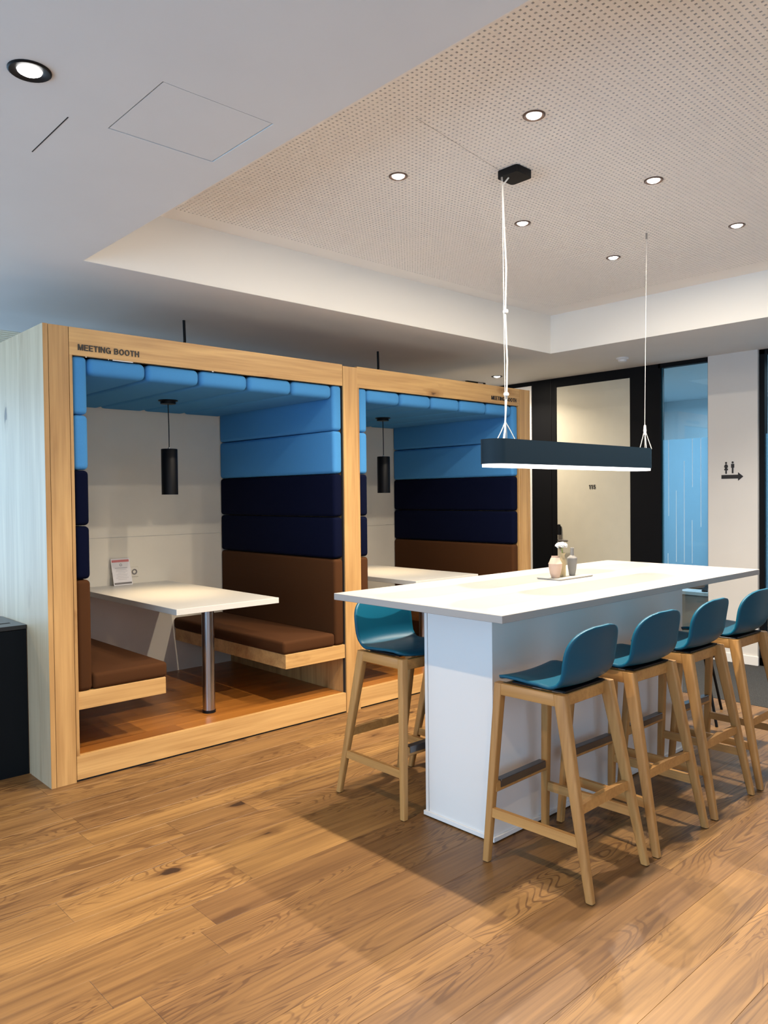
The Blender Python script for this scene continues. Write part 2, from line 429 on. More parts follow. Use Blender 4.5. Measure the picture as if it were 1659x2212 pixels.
# perforated ceiling board of the recess: every hole is a hole
P = 0.025; HS = 0.0047
lights = [(x, y) for x in (2.688, 3.694, 4.690) for y in (1.953, 2.770)]
PX0, PY0 = RX0+0.170, RY0+0.075
nx = int((RX1-0.215-PX0)/P); ny = int((RY1-0.147-PY0)/P)
PX1, PY1 = PX0+nx*P, PY0+ny*P
verts, faces = [], []
def quad(*v):
    n = len(verts); verts.extend(v); faces.append(tuple(range(n, n+4)))
for i in range(nx):
    for j in range(ny):
        x, y = PX0+i*P, PY0+j*P; X, Y = x+P, y+P; cx, cy = x+P/2, y+P/2
        h = HS
        n = len(verts)
        verts += [(x, y, RZ), (X, y, RZ), (X, Y, RZ), (x, Y, RZ), (cx-h, cy-h, RZ), (cx+h, cy-h, RZ), (cx+h, cy+h, RZ), (cx-h, cy+h, RZ),
                  (cx-h, cy-h, RZ+.009), (cx+h, cy-h, RZ+.009), (cx+h, cy+h, RZ+.009), (cx-h, cy+h, RZ+.009)]
        for a in range(4):
            b = (a+1) % 4
            faces.append((n+a, n+4+a, n+4+b, n+b)); faces.append((n+4+a, n+8+a, n+8+b, n+4+b))
me = bpy.data.meshes.new('perforated_board'); me.from_pydata(verts, [], faces); me.update()
perf = obj('perforated_board', me, 'perf')
perf['kind'] = 'structure'; perf.name = 'ceiling_recess'
bm = bmesh.new()
for x0, x1, y0, y1 in ((RX0, PX0, RY0, RY1), (PX1, RX1, RY0, RY1), (PX0, PX1, RY0, PY0), (PX0, PX1, PY1, RY1)):
    box(bm, x0, x1, y0, y1, RZ, RZ+0.009)
obj('border', bm, 'perf', perf)
bm = bmesh.new(); box(bm, RX0, RX1, RY0, RY1, RZ+0.009, RZ+0.03); obj('backing', bm, 'fleece', perf)

# walls
def wallbox(name, m, x0, x1, y0, y1, z0, z1):
    bm = bmesh.new(); box(bm, x0, x1, y0, y1, z0, z1); return struct(name, bm, m)
# left wall with two wide windows
bm = bmesh.new()
box(bm, XL-0.2, XL, YN, YF, 0, 0.45); box(bm, XL-0.2, XL, YN, YF, 2.6, CZ)
for a, b in ((YN, -1.2), (2.1, 2.4), (7.2, YF)): box(bm, XL-0.2, XL, a, b, 0.45, 2.6)
struct('wall_left', bm, 'wallpaint')
bm = bmesh.new()
for a, b in ((-1.2, 2.1), (2.4, 7.2)):
    for y in (a, (a+b)/2, b): box(bm, XL-0.12, XL-0.06, y-0.03, y+0.03, 0.45, 2.6)
    for z in (0.45, 2.55): box(bm, XL-0.12, XL-0.06, a, b, z, z+0.05)
struct('window_1', bm, 'black')
bm = bmesh.new()
box(bm, XL, XW+0.1, YN-0.2, YN, 0, 0.45); box(bm, XL, XW+0.1, YN-0.2, YN, 2.6, CZ); box(bm, XL, -2.0, YN-0.2, YN, .45, 2.6); box(bm, 3.2, XW+.1, YN-0.2, YN, .45, 2.6)
struct('wall_near', bm, 'wallpaint')
bm = bmesh.new()
box(bm, XL, -3.0, YF, YF+0.2, 0, CZ+.15); box(bm, 1.2, XW+3.5, YF, YF+0.2, 0, CZ+.15); box(bm, -3.0, 1.2, YF, YF+0.2, 0, .5); box(bm, -3.0, 1.2, YF, YF+0.2, 2.6, CZ+.15)  # window opening invented to go with the fill light at this wall
struct('wall_far', bm, 'wallpaint')

# wall of black panels, doors and glass at x = XW
DT, HT = 2.695, 2.79
bm = bmesh.new()
box(bm, XW, XW+0.12, 4.87, 5.19, 0, HT)            # dark panel between the doors
box(bm, XW, XW+0.12, 3.70, 3.998, 0, HT)
box(bm, XW, XW+0.12, 3.998, 4.87, DT, HT)
box(bm, XW, XW+0.12, 5.19, YF, 2.745, HT)
box(bm, XW, XW+0.12, 6.1, YF, 0, 2.745)
struct('wall_back', bm, 'black')
bm = bmesh.new(); box(bm, XW-0.004, XW, 4.935, 4.941, 0, HT-0.01); box(bm, XW-0.004, XW, 4.873, 4.879, 0, DT)
struct('trim_3', bm, 'blackmetal')
# room 115
door = bpy.data.objects.new('door_1', None); COL.objects.link(door); door.location = (XW, 4.434, 0); door['kind'] = 'structure'
bx('door_leaf', 'door', door, 0.004, 0.045, -0.432, 0.432, 0.01, DT-0.004)
drawn_text('number', '115', 0.043, 0.078, door, (0.002, 0.037, 1.589), (PI/2, 0, -PI/2))
bm = bmesh.new()
prism(bm, rrect(0.045, 0.24, 0.02), 0, 0.012, lambda u, v, q: (-q+0.004, u+0.395, 1.075+v)); obj('door_plate', bm, 'steel', door)
bm = bmesh.new(); tube(bm, [(0.0, .395, 1.04), (-0.045, .395, 1.04), (-0.05, .385, 1.04), (-0.05, .27, 1.04)], 0.010, 10); obj('door_handle', bm, 'steel', door, True)
bm = bmesh.new(); lathe(bm, [(0, 0), (.022, 0), (.022, .05), (.018, .11), (0, .115)], 16); obj('access_reader', bm, 'blackmetal', door, True, (-0.02, .40, 1.10))
# white door beyond the booths
d2 = bpy.data.objects.new('door_2', None); COL.objects.link(d2); d2.location = (XW, 5.65, 0); d2['kind'] = 'structure'
bx('door_leaf', 'white', d2, -0.004, 0.04, -0.455, 0.445, 0.0, 2.742)

def glazing(name, ya, yb, fr=0.022, ztop=HT, left_prof=True):
    w_ = bpy.data.objects.new(name, None); COL.objects.link(w_); w_.location = (XW, (ya+yb)/2, 0); w_['kind'] = 'structure'
    h = (yb-ya)/2
    bm = bmesh.new()
    box(bm, 0, 0.07, h-fr, h, 0, ztop); box(bm, 0, 0.07, -h, -h+fr*0.6, 0, ztop)
    box(bm, 0, 0.07, -h, h, ztop-0.042, ztop); box(bm, 0, 0.07, -h, h, 0, 0.07)
    obj('frame', bm, 'black', w_)
    bx('pane', 'glass', w_, 0.03, 0.036, -h+fr*0.6, h-fr, 0.07, ztop-0.042)
    return w_, h
w1, h = glazing('window_2', 3.197, 3.70, 0.024)
bx('profile', 'tealframe', w1, 0.026, 0.04, h-0.036, h-0.024, 0.07, HT-0.042)
bx('film', 'film', w1, 0.0265, 0.0285, -h+0.014, h-0.036, 0.690, 2.052)
c = (3.197+3.70)/2
for y, za, zb in ((3.607, 1.317, 2.050), (3.531, .877, 1.562), (3.4515, .874, 1.843), (3.3705, 1.592, 2.05), (3.3745, .87, 1.28), (3.2895, 1.217, 2.05), (3.615, .72, .955), (3.45, .72, .80)):
    bx('etched_line', 'etch', w1, 0.0252, 0.0262, y-c-.0018, y-c+.0018, za, zb)
w2, h2 = glazing('window_3', 1.2, 2.752, 0.045)
bx('film', 'film', w2, 0.0265, 0.0285, -h2+0.03, h2-0.045, 0.690, 2.052)
# white pier with baseboard and restroom sign
bm = bmesh.new(); box(bm, XW-0.030, XW+0.12, 2.754, 3.196, 0, CZ); struct('wall_right', bm, 'wallpaint')
bm = bmesh.new(); box(bm, XW-0.046, XW-0.030, 2.745, 3.2, 0.002, 0.085, 0.003); struct('baseboard_right', bm, 'white')
bm = bmesh.new(); box(bm, XW-0.03, XW+0.1, YN, 1.2, 0, CZ); struct('wall_front_right', bm, 'wallpaint')
sign = thing('restroom_sign', 'black restroom pictograms above a right-pointing arrow on the white pier', 'sign', (XW-0.030, 2.975, 1.68))
S = lambda u, v, q: (-q, -u, v)      # u to the right in the picture, v up
bm = bmesh.new(); prism(bm, [(-.097, -.017), (.052, -.017), (.052, -.038), (.098, .0), (.052, .038), (.052, .017), (-.097, .017)], 0, 0.003, S)
obj('arrow', bm, 'letter', sign)
def disc(bm, cx, cy, r, n=16): prism(bm, [(cx+r*math.cos(2*PI*i/n), cy+r*math.sin(2*PI*i/n)) for i in range(n)], 0, 0.003, S)
bm = bmesh.new(); disc(bm, -.055, .125, .0095)
prism(bm, [(-.062, .113), (-.048, .113), (-.039, .100), (-.038, .088), (-.046, .078), (-.037, .066), (-.041, .058), (-.069, .058), (-.073, .066), (-.064, .078), (-.072, .088), (-.071, .100)], 0, .003, S)
prism(bm, [(-.062, .059), (-.056, .059), (-.056, .027), (-.062, .027)], 0, .003, S); prism(bm, [(-.054, .059), (-.048, .059), (-.048, .027), (-.054, .027)], 0, .003, S)
obj('woman_pictogram', bm, 'letter', sign)
bm = bmesh.new(); disc(bm, .004, .128, .0095)
prism(bm, [(-.010, .115), (.018, .115), (.018, .080), (-.010, .080)], 0, .003, S)
prism(bm, [(-.003, .081), (.0032, .081), (.0032, .030), (-.003, .030)], 0, .003, S); prism(bm, [(.0048, .081), (.011, .081), (.011, .030), (.0048, .030)], 0, .003, S)
obj('man_pictogram', bm, 'letter', sign)

# office behind the glass
bm = bmesh.new()
box(bm, 10.2, 10.3, 0.6, 5.4, 0, CZ); box(bm, XW+.12, 10.3, 5.3, 5.4, 0, CZ); box(bm, XW+.12, 10.3, 0.6, 0.7, 0, CZ); box(bm, XW+.1, 10.3, 0.6, 5.4, CZ, CZ+.05)
struct('wall_office', bm, 'officewall')
desk = thing('office_desk', 'white topped desk with brown front seen through the blue glass', 'desk', (7.6, 3.4, 0))
bx('desktop', 'white', desk, 0, 0.75, -0.9, 0.9, 0.500, 0.535, 0.002)
bx('front_panel', 'deskfront', desk, 0.02, 0.045, -0.88, 0.88, 0.0, 0.50)
bx('side_panel', 'deskfront', desk, 0.045, 0.73, -0.88, -0.85, 0, 0.50); bx('side_panel', 'deskfront', desk, 0.045, 0.73, 0.85, 0.88, 0, 0.50)
b_ = bx('document_tray', 'paper', None, 7.63, 7.85, 3.38, 3.47, .535, .575, .003); tag(b_, 'small stack of papers on the office desk behind the glass', 'papers')
b_ = bx('paper_box', 'white', None, 7.95, 8.15, 3.36, 3.50, .535, .66, .004); tag(b_, 'white box on the office desk behind the papers', 'box')
bm = bmesh.new(); lathe(bm, [(0, 0), (.03, 0), (.034, .012), (.022, .024), (0, .026)], 16); tag(obj('computer_mouse', bm, 'blackmetal', None, True, (7.68, 3.52, .535)), 'small black mouse on the desk beside the papers', 'mouse')
lp = thing('laptop', 'open dark laptop lying on the office desk behind the glass', 'laptop', (7.95, 3.70, .535))
bx('keyboard_base', 'blackmetal', lp, -.12, .12, -.16, .16, 0, .012, .002)
bm = bmesh.new(); prism(bm, [(.12, .012), (.128, .012), (.17, .10), (.162, .10)], -.16, .16, lambda u, v, q: (u, q, v)); obj('screen', bm, 'darksteel', lp)

# ------------------------------------------------------------------ ceiling fittings
def downlight_mesh(ro, ri, ring_m, label, x, y, z, e, spread=125, group='recessed downlights in the perforated ceiling', col=WARM):
    t = thing('downlight', label, 'ceiling light', (x, y, z), 0, group)
    bm = bmesh.new(); lathe(bm, [(ro, 0.0), (ro, -.003), (ro-.004, -.006), (ri+.004, -.004), (ri, -.001), (ri, 0.0)], 32); obj('trim_ring', bm, ring_m, t, True)
    bm = bmesh.new(); lathe(bm, [(ri, -.0005), (ri*.96, -.004), (ri*.7, -.009), (ri*.35, -.012), (0, -.013)], 24); obj('bulb', bm, 'bulb', t, True)
    l = light('downlight_beam', 'AREA', (x, y, z-0.016), e, col, 0.055); l.data.shape = 'DISK'; l.data.spread = math.radians(spread)
    l = light('downlight_spill', 'AREA', (x, y, z-0.017), e*0.5, col, 0.055); l.data.shape = 'DISK'
    return t
R_LABELS = {0: 'nearest downlight of the left row in the perforated ceiling', 1: 'downlight left of the square black pendant canopy',
            2: 'downlight just right of the long pendant cable, below the canopy', 3: 'downlight right of the black canopy, between the two pendant cables and the frame edge',
            4: 'farthest downlight, left of the thin right pendant wire', 5: 'rightmost downlight near the right edge of the photo'}
for i, (x, y) in enumerate(lights):
    downlight_mesh(0.047, 0.031, 'ringbrown', R_LABELS[i], x, y, RZ-0.001, 24)
downlight_mesh(0.060, 0.034, 'blackmetal', 'large downlight with wide black ring in the lower ceiling, upper left', 0.80, 2.357, CZ, 16, 120, 'downlights in the lower ceiling', col=(1.0, 0.72, 0.42))
downlight_mesh(0.060, 0.034, 'blackmetal', 'small distant downlight above the right end of the booths', 6.46, 5.19, CZ, 18, 140, 'downlights in the lower ceiling')
# out of view: downlight rows continued, last one added to brighten the batten corner
for x, y, e, c in ((0.80, 0.2, 16, (1.0, 0.72, 0.42)), (6.4, 1.6, 16, WARM), (-0.4, 6.6, 30, WARM)):
    l = light('downlight_beam', 'AREA', (x, y, CZ-0.02), e, c, 0.055); l.data.shape = 'DISK'; l.data.spread = math.radians(130)

sd = thing('smoke_detector', 'round white smoke detector on the lower ceiling near the pier', 'smoke detector', (6.49, 3.745, CZ))
bm = bmesh.new(); lathe(bm, [(0, 0), (.055, 0), (.055, -.012), (.048, -.018), (0, -.018)], 24); obj('base', bm, 'whiteplastic', sd, True)
bm = bmesh.new(); lathe(bm, [(.040, -.018), (.036, -.034), (.022, -.042), (0, -.043)], 24); obj('sensor_head', bm, 'whiteplastic', sd, True)
bm = bmesh.new(); box(bm, 6.44, 6.745, 5.58, 5.62, CZ-0.045, CZ+0.0, 0.003)
ex = tag(obj('ceiling_sign_box', bm, 'blackmetal'), 'small black sign box under the ceiling above the booths', 'sign box')
bm = bmesh.new(); box(bm, 6.61, 6.69, 5.572, 5.58, CZ-0.036, CZ-0.006); obj('pale_field', bm, 'paleprint', ex)
# seam in the perforated board running to the canopy
bm = bmesh.new()
p, q = Vector((2.339, 2.297, 0)), Vector((3.02, 2.398, 0)); d = (q-p).normalized(); n = Vector((-d.y, d.x, 0))*0.0007
vs = [bm.verts.new((a.x, a.y, z)) for z in (RZ-.0004, RZ+.0004) for a in (p-n, q-n, q+n, p+n)]
for f in ((0, 1, 2, 3), (7, 6, 5, 4), (0, 4, 5, 1), (1, 5, 6, 2), (2, 6, 7, 3), (3, 7, 4, 0)): bm.faces.new([vs[i] for i in f])
obj('hairline_seam', bm, 'greyprint', perf)

# ------------------------------------------------------------------ linear pendant over the bar table
lamp = thing('linear_pendant', 'long dark blue-grey bar pendant lamp glowing underneath, over the white bar table', 'pendant lamp', (3.63, 2.38, 1.683))
bm = bmesh.new(); prism(bm, rrect(1.50, 0.14, 0.062, 8), 0.008, 0.128)
obj('housing', bm, 'lampbody', lamp, True)
bm = bmesh.new(); prism(bm, rrect(1.488, 0.128, 0.056, 8), -0.006, 0.010); obj('diffuser', bm, 'diffuser', lamp, True)
bm = bmesh.new(); prism(bm, rrect(.125, .125, .018, 4), 0, 0.035); obj('canopy', bm, 'blackmetal', lamp, True, (3.075-3.63, 2.352-2.38, RZ-0.036-1.683))
def rel(pts): return [(x-3.63, y-2.38, z-1.683) for x, y, z in pts]
def wire(nm, pts, r, m='cord'): 
    bm = bmesh.new(); tube(bm, rel(pts), r, 6); return obj(nm, bm, m, lamp, True)
A1 = (3.020, 2.385, 3.088); J1 = (3.024, 2.38, 1.90)
bm = bmesh.new(); lathe(bm, [(0, 0), (.007, 0), (.007, .03), (0, .03)], 12); obj('ferrule', bm, 'steel', lamp, True, (A1[0]-3.63, A1[1]-2.38, 3.075-1.683))
wire('suspension_wire', [(3.020, 2.385, 3.09), J1], 0.0018)
wire('power_cord', [(3.045, 2.365, 3.088), (3.022, 2.384, 3.05), (3.027, 2.38, 2.85), (3.040, 2.38, 2.66), (3.034, 2.38, 2.50), (3.030, 2.38, 2.43), (3.040, 2.378, 2.2), (3.036, 2.38, 2.02), (3.026, 2.38, 1.93), (3.018, 2.378, 1.86), (3.006, 2.378, 1.808)], 0.0042)
for cz in (2.44, 2.035):
    bm = bmesh.new(); lathe(bm, [(0, -.008), (.011, -.008), (.014, 0), (.011, .008), (0, .008)], 12); obj('cable_clip', bm, 'whiteplastic', lamp, True, (3.033-3.63, 0, cz-1.683))
for e in ((2.985, 2.355, 1.81), (2.995, 2.41, 1.81), (3.06, 2.40, 1.81), (3.075, 2.36, 1.812)):
    wire('suspension_strand', [J1, ((J1[0]+e[0])/2+.003, (J1[1]+e[1])/2, 1.855), e], 0.0026)
A2, J2 = (4.412, 2.38, 3.12), (4.382, 2.38, 1.93)
wire('suspension_wire', [A2, J2], 0.0016)
bm = bmesh.new(); lathe(bm, [(0, 0), (.006, 0), (.006, .035), (0, .035)], 10); obj('ferrule', bm, 'steel', lamp, True, (A2[0]-3.63, 0, 3.09-1.683))
bm = bmesh.new(); lathe(bm, [(0, -.03), (.007, -.025), (.009, 0), (.006, .03), (0, .035)], 10); obj('cable_clip', bm, 'whiteplastic', lamp, True, (4.384-3.63, 0, 1.925-1.683))
for e in ((4.345, 2.35, 1.81), (4.375, 2.41, 1.81), (4.42, 2.40, 1.81), (4.41, 2.35, 1.81)):
    wire('suspension_strand', [J2, e], 0.0024)

# ------------------------------------------------------------------ meeting booths
YB, YI = 4.21, 5.74
def booth(name, label, x0, x1, o0, o1, left_end, right_end, text_x, text_w):
    """x0..x1 overall, o0..o1 opening; local origin at (x0, YB, 0)"""
    t = thing(name, label, 'booth', (x0, YB, 0), 0, 'meeting booths')
    X = lambda x: x-x0
    D = YI-YB
    kind = 'oakz'
    if left_end:
        bx('side_panel', 'oakside', t, X(x0), X(x0)+.022, 0.0, D+.06, 0, 2.473)
        bx('edge_strip', 'oakz', t, X(x0)+.0, X(x0)+.026, -.002, 0.0, 0, 2.473)
        bx('front_post', 'oakz', t, X(x0)+.029, X(1.600), -.001, .03, 0, 2.472)
        bx('post_core', 'gap', t, X(x0)+.022, X(1.619), .006, .029, 0.002, 2.47)
        fx0 = X(1.6035)
        bx('jamb_strip', 'oakz', t, X(1.6035), X(o0), 0.0, .03, 0.142, 2.322)
    else:
        fx0 = X(3.6515)
        bx('jamb_strip', 'oakz', t, X(3.6515), X(o0), 0.0, .03, 0.142, 2.322)
    if right_end:
        fx1 = X(5.5535)
        bx('jamb_strip', 'oakz', t, X(o1), X(5.5535), 0.0, .03, 0.142, 2.322)
        bx('front_post', 'oakz', t, X(5.5565), X(5.674), -.001, .03, 0, 2.472)
        bx('edge_strip', 'oakz', t, X(5.677), X(x1), -.001, .03, 0, 2.473)
        bx('side_panel', 'oakside', t, X(x1)-.022, X(x1), 0.03, D+.06, 0, 2.473)
        bx('post_core', 'gap', t, X(5.553), X(5.678), .006, .029, 0.002, 2.47)
    else:
        fx1 = X(3.5145)
        bx('front_post', 'oakz', t, X(3.5175), X(3.6485), -.004, .03, 0, 2.462)
        bx('post_core', 'gap', t, X(3.513), X(3.6483), .006, .029, 0.002, 2.46)
    bx('fascia', 'oakx', t, fx0, fx1, 0, .03, 2.322, 2.472)
    bx('plinth', 'oakx', t, fx0, fx1, 0, .03, 0.012, 0.1425)
    bx('plinth_foot', 'gap', t, fx0, fx1, .008, .03, 0.0, 0.012)
    # inner side panels
    bx('inner_panel', 'oakz', t, X(o0)-.015, X(o0)-.001, .03, D, 0.12, 2.40)
    bx('inner_panel', 'oakz', t, X(o1)+.001, X(o1)+.02, .03, D, 0.12, 2.40)
    bx('back_panel', 'bwall', t, X(o0), X(o1), D, D+.02, 1.2465, 2.40)
    bx('back_panel', 'bwall', t, X(o0), X(o1), D, D+.02, .12, 1.2445)
    bx('roof_panel', 'oaky', t, X(o0)-.015, X(o1)+.015, .03, D+.06, 2.40, 2.42)
    # floor boards of the platform
    y = 0.03; r = random.Random(x0)
    bx('platform', 'gap', t, X(o0), X(o1), .03, D, .12, .136)
    while y < D-0.01:
        y2 = min(y+0.125, D); xx = X(o0)-r.random()*0.9
        while xx < X(o1):
            a, b = max(xx, X(o0)), min(xx+1.2, X(o1)); xx += 1.2
            if b-a > .02: bx('plank', 'platform', t, a+.0004, b-.0004, y+.0004, y2-.0004, .1365, .1420)
        y = y2
    # felt cushions on the side walls
    rows = [(2.3215, 2.005, 'blue', 'sky blue cushion'), (2.002, 1.703, 'blue', 'sky blue cushion'), (1.700, 1.398, 'navy', 'navy cushion'), (1.394, 1.103, 'navy', 'navy cushion'), (1.099, .4885, 'brown', 'brown cushion')]
    for zt, zb, m_, lab in rows:
        bx('wall_cushion', m_, t, X(o0)+.001, X(o0)+.083, .006, D-.002, zb, zt, .024, 4, True, label=lab)
        bx('wall_cushion', m_, t, X(o1)-.083, X(o1)-.001, .006, D-.002, zb, zt, .024, 4, True, label=lab)
    a, b = X(o0)+.084, X(o1)-.084; wd = (b-a)/5
    for i in range(5):
        bx('ceiling_cushion', 'blue', t, a+i*wd+.0005, a+(i+1)*wd-.0005, .006, D-.002, 2.222, 2.3205, .036, 5, True, label='sky blue ceiling cushion')
    # benches
    for s in (0, 1):
        if s == 0: p0, p1, q0, q1 = X(o0), X(o0)+.515, X(o0)+.0845, X(o0)+.53
        else: p0, p1, q0, q1 = X(o1)-.515, X(o1), X(o1)-.53, X(o1)-.0845
        bx('bench_board', 'oakx' , t, p0, p1, .004, D, .392, .4875, .001)
        bx('seat_cushion', 'brown', t, q0, q1, .006, D-.002, .488, .577, .022, 4, True, label='brown seat cushion')
    drawn_text('lettering', 'MEETING BOOTH', 0.0325, text_w, t, (X(text_x), -.0005, 2.3515), (PI/2, 0, 0))
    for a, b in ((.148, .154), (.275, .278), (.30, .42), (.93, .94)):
        if left_end: bx('gap_glint', 'whiteplastic', t, X(x0)+a+.08, X(x0)+b+.08, .003, .0055, 2.3165, 2.3212)  # white slivers standing in for glints of light in the gap under the fascia
    return t
booth('meeting_booth', 'left oak meeting booth with blue and brown cushions, nearest the camera', 1.466, 3.6485, 1.620, 3.513, True, False, 1.651, 0.350)
booth('meeting_booth', 'right oak meeting booth behind the white bar table', 3.6515, 5.701, 3.669, 5.535, False, True, 5.160, 0.344)

def booth_table(xc, label):
    t = thing('booth_table', label, 'table', (xc, YB, 0.142), 0, 'booth tables')
    bx('tabletop', 'boothtop', t, -.368, .368, -.018, YI-YB-.001, .703, .739, .0015)
    bm = bmesh.new(); lathe(bm, [(.040, .018), (.040, .692)], 32, (0, .262, 0)); obj('leg', bm, 'steel', t, True)
    bm = bmesh.new(); lathe(bm, [(0, 0), (.043, 0), (.043, .018), (0, .018)], 32, (0, .262, 0)); obj('foot_ring', bm, 'blackmetal', t, True)
    bx('mounting_plate', 'steel', t, -.10, .10, .18, .36, .692, .703)
    return t
booth_table(2.567, 'white booth table on one steel leg in the left booth')
booth_table(4.582, 'white booth table in the right booth, half behind the bar table')

def booth_pendant(xc, label):
    t = thing('cylinder_pendant', label, 'pendant lamp', (xc, 4.965, 2.222), 0, 'black cylinder pendants in the booths')
    bm = bmesh.new(); lathe(bm, [(0, 0), (.066, 0), (.066, -.006), (.052, -.008), (.052, -.026), (0, -.028)], 28); obj('canopy', bm, 'blackmetal', t, True)
    bm = bmesh.new(); tube(bm, [(0, 0, -.026), (.003, 0, -.18), (.003, 0, -.335)], .0035); obj('cord', bm, 'blackmetal', t)
    bm = bmesh.new(); lathe(bm, [(0, -.325), (.008, -.327), (.010, -.338), (0, -.34)], 12, (.003, 0, 0)); obj('cord_grip', bm, 'steel', t, True)
    bm = bmesh.new(); lathe(bm, [(0, -.338), (.054, -.338), (.056, -.341), (.056, -.655), (.050, -.655), (.046, -.60), (0, -.60)], 32, (.003, 0, 0)); obj('shade', bm, 'blackmetal', t, True)
    bm = bmesh.new(); lathe(bm, [(.036, -.602), (.03, -.612), (0, -.62)], 20, (.003, 0, 0)); obj('bulb', bm, 'bulb', t, True)
    light('booth_beam', 'SPOT', (xc+.003, 4.965, 1.56), 22, (1.0, 0.74, 0.42), 0.03, cone=95, blend=0.9)
booth_pendant(2.567, 'black cylinder pendant lamp hanging in the left booth')
booth_pendant(4.600, 'black cylinder pendant lamp hanging in the right booth')
for x, l in ((2.69, 'black cable rising from the left booth roof to the ceiling'), (4.535, 'black cable rising from the right booth roof to the ceiling')):
    bm = bmesh.new(); tube(bm, [(x, 4.95, 2.42), (x-.006, 4.95, 2.5), (x+.004, 4.95, 2.65), (x, 4.95, CZ)], .010)
    tag(obj('ceiling_cable', bm, 'blackmetal', None, True), l, 'cable', 'cables above the booths')

# table card and sockets in the left booth
card = thing('table_card', 'white info card with pink header leaning on the wall of the left booth', 'card', (2.54, 5.675, .881))
card.rotation_euler = (math.radians(-15), 0, math.radians(3))
bx('sheet', 'paper', card, -.076, .076, -.0015, .0015, 0, .208)
bx('header_band', 'pink', card, -.070, .070, -.0025, -.0012, .180, .198)
bx('footer_band', 'greyprint', card, -.070, .070, -.0025, -.0012, .008, .022)
bm = bmesh.new(); lathe(bm, [(.007, 0), (.010, 0), (.010, .001), (.007, .001)], 20); o = obj('balloon_icon', bm, 'greyprint', card, False, (0, -.0015, .158)); o.rotation_euler = (PI/2, 0, 0)
for i, wd in enumerate((.10, .085, .095, .06, .09, .08, .10, .07)):
    bx('text_line', 'paleprint', card, -wd/2, wd/2, -.0023, -.0012, .132-i*.0125, .1345-i*.0125+(.003 if i == 0 else 0))
so = None
for x, l in ((2.495, 'left white socket plate behind the info card'), (2.655, 'round white power socket right of the info card')):
    t = thing('power_socket', l, 'socket', (x, YI, .972), 0, 'sockets above the booth table')
    bx('cover_plate', 'bwall', t, -.034, .034, -.008, 0, -.038, .038, .002)
    bm = bmesh.new(); lathe(bm, [(.012, .0), (.021, .001), (.022, .004), (.020, .004), (.014, .0015)], 20); o = obj('socket_ring', bm, 'greyprint', t, True, (0, -.008, 0)); o.rotation_euler = (PI/2, 0, 0)

# ------------------------------------------------------------------ black cabinet at the left edge
cab = thing('bin_cabinet', 'low black cabinet with slots in its lid against the oak booth side', 'cabinet', (0.9, 4.54, 0))
bx('body', 'cabinet', cab, -.55, .562, .003, .44, 0.0, .815)
bx('lid', 'cabtop', cab, -.552, .564, 0, .445, .818, .842, .002)
bx('slot', 'gap', cab, .28, .515, .12, .145, .8405, .8428)
bx('slot', 'gap', cab, .30, .475, .17, .23, .8405, .8428)

# ------------------------------------------------------------------ bar table
bt = thing('bar_table', 'high white bar table with a white panel base, under the long pendant', 'table', (3.61, 2.405, 0))
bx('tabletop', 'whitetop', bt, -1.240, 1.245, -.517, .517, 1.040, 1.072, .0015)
bx('base_panel', 'white', bt, 2.650-3.61, 4.430-3.61, 2.168-2.405, 2.562-2.405, 0.027, 1.040, .001)
bx('edge_panel', 'white', bt, 2.6475-3.61, 4.432-3.61, 2.5645-2.405, 2.582-2.405, 0.027, 1.040, .001)
bx('foot_plate', 'white', bt, 2.641-3.61, 4.439-3.61, 2.158-2.405, 2.592-2.405, 0.006, 0.027, .0015)
bx('plinth', 'gap', bt, 2.66-3.61, 4.42-3.61, 2.175-2.405, 2.58-2.405, 0.0, 0.006)

# tray, vases, flower
bm = bmesh.new()
TY = Matrix.Rotation(math.radians(-2), 4, 'Z')
pts = rrect(.325, .155, .012, 4)
prism(bm, pts, 0, .004)
prism(bm, [(u*1.02, v*1.03) for u, v in pts], .004, .009)
tr = obj('tray', bm, 'tray', None, False, (3.695, 2.492, 1.072)); tag(tr, 'flat grey rectangular tray under the three vases', 'tray')
def vase(nm, m_, loc, prof, label):
    bm = bmesh.new(); lathe(bm, prof, 32); o = obj(nm, bm, m_, None, True, loc); tag(o, label, 'vase', 'vases on the tray'); return o
ZT = 1.081
v1 = vase('vase', 'vasepink', (3.570, 2.472, ZT), [(0, 0), (.018, 0), (.022, .003), (.030, .028), (.0355, .056), (.037, .078), (.0375, .080), (.034, .086), (.024, .110), (.021, .113), (.021, .121), (.019, .121), (.019, .115), (0, .08)], 'squat blush pink vase on the left of the tray')
v2 = vase('vase', 'vasecream', (3.655, 2.482, ZT), [(0, 0), (.015, 0), (.0165, .002), (.018, .07), (.018, .082), (.014, .098), (.011, .112), (.012, .122), (.018, .132), (.0165, .132), (.010, .120), (0, .10)], 'slim cream vase holding the white flower, centre of the tray')
v3 = vase('vase', 'vasegrey', (3.742, 2.478, ZT), [(0, 0), (.014, 0), (.017, .003), (.024, .045), (.028, .090), (.0285, .098), (.027, .101), (.017, .110), (.010, .115), (.010, .153), (.0115, .156), (.010, .158), (.008, .158), (.008, .12), (0, .11)], 'grey bottle-necked vase on the right of the tray')
fl = thing('flower', 'single white carnation-like flower standing in the cream vase', 'flower', (3.655, 2.482, ZT+.100))
bm = bmesh.new(); tube(bm, [(0, 0, 0), (-.003, 0, .04), (-.010, 0, .078)], .0024); obj('stem', bm, 'stem', fl)
rf = random.Random(5); bm = bmesh.new()
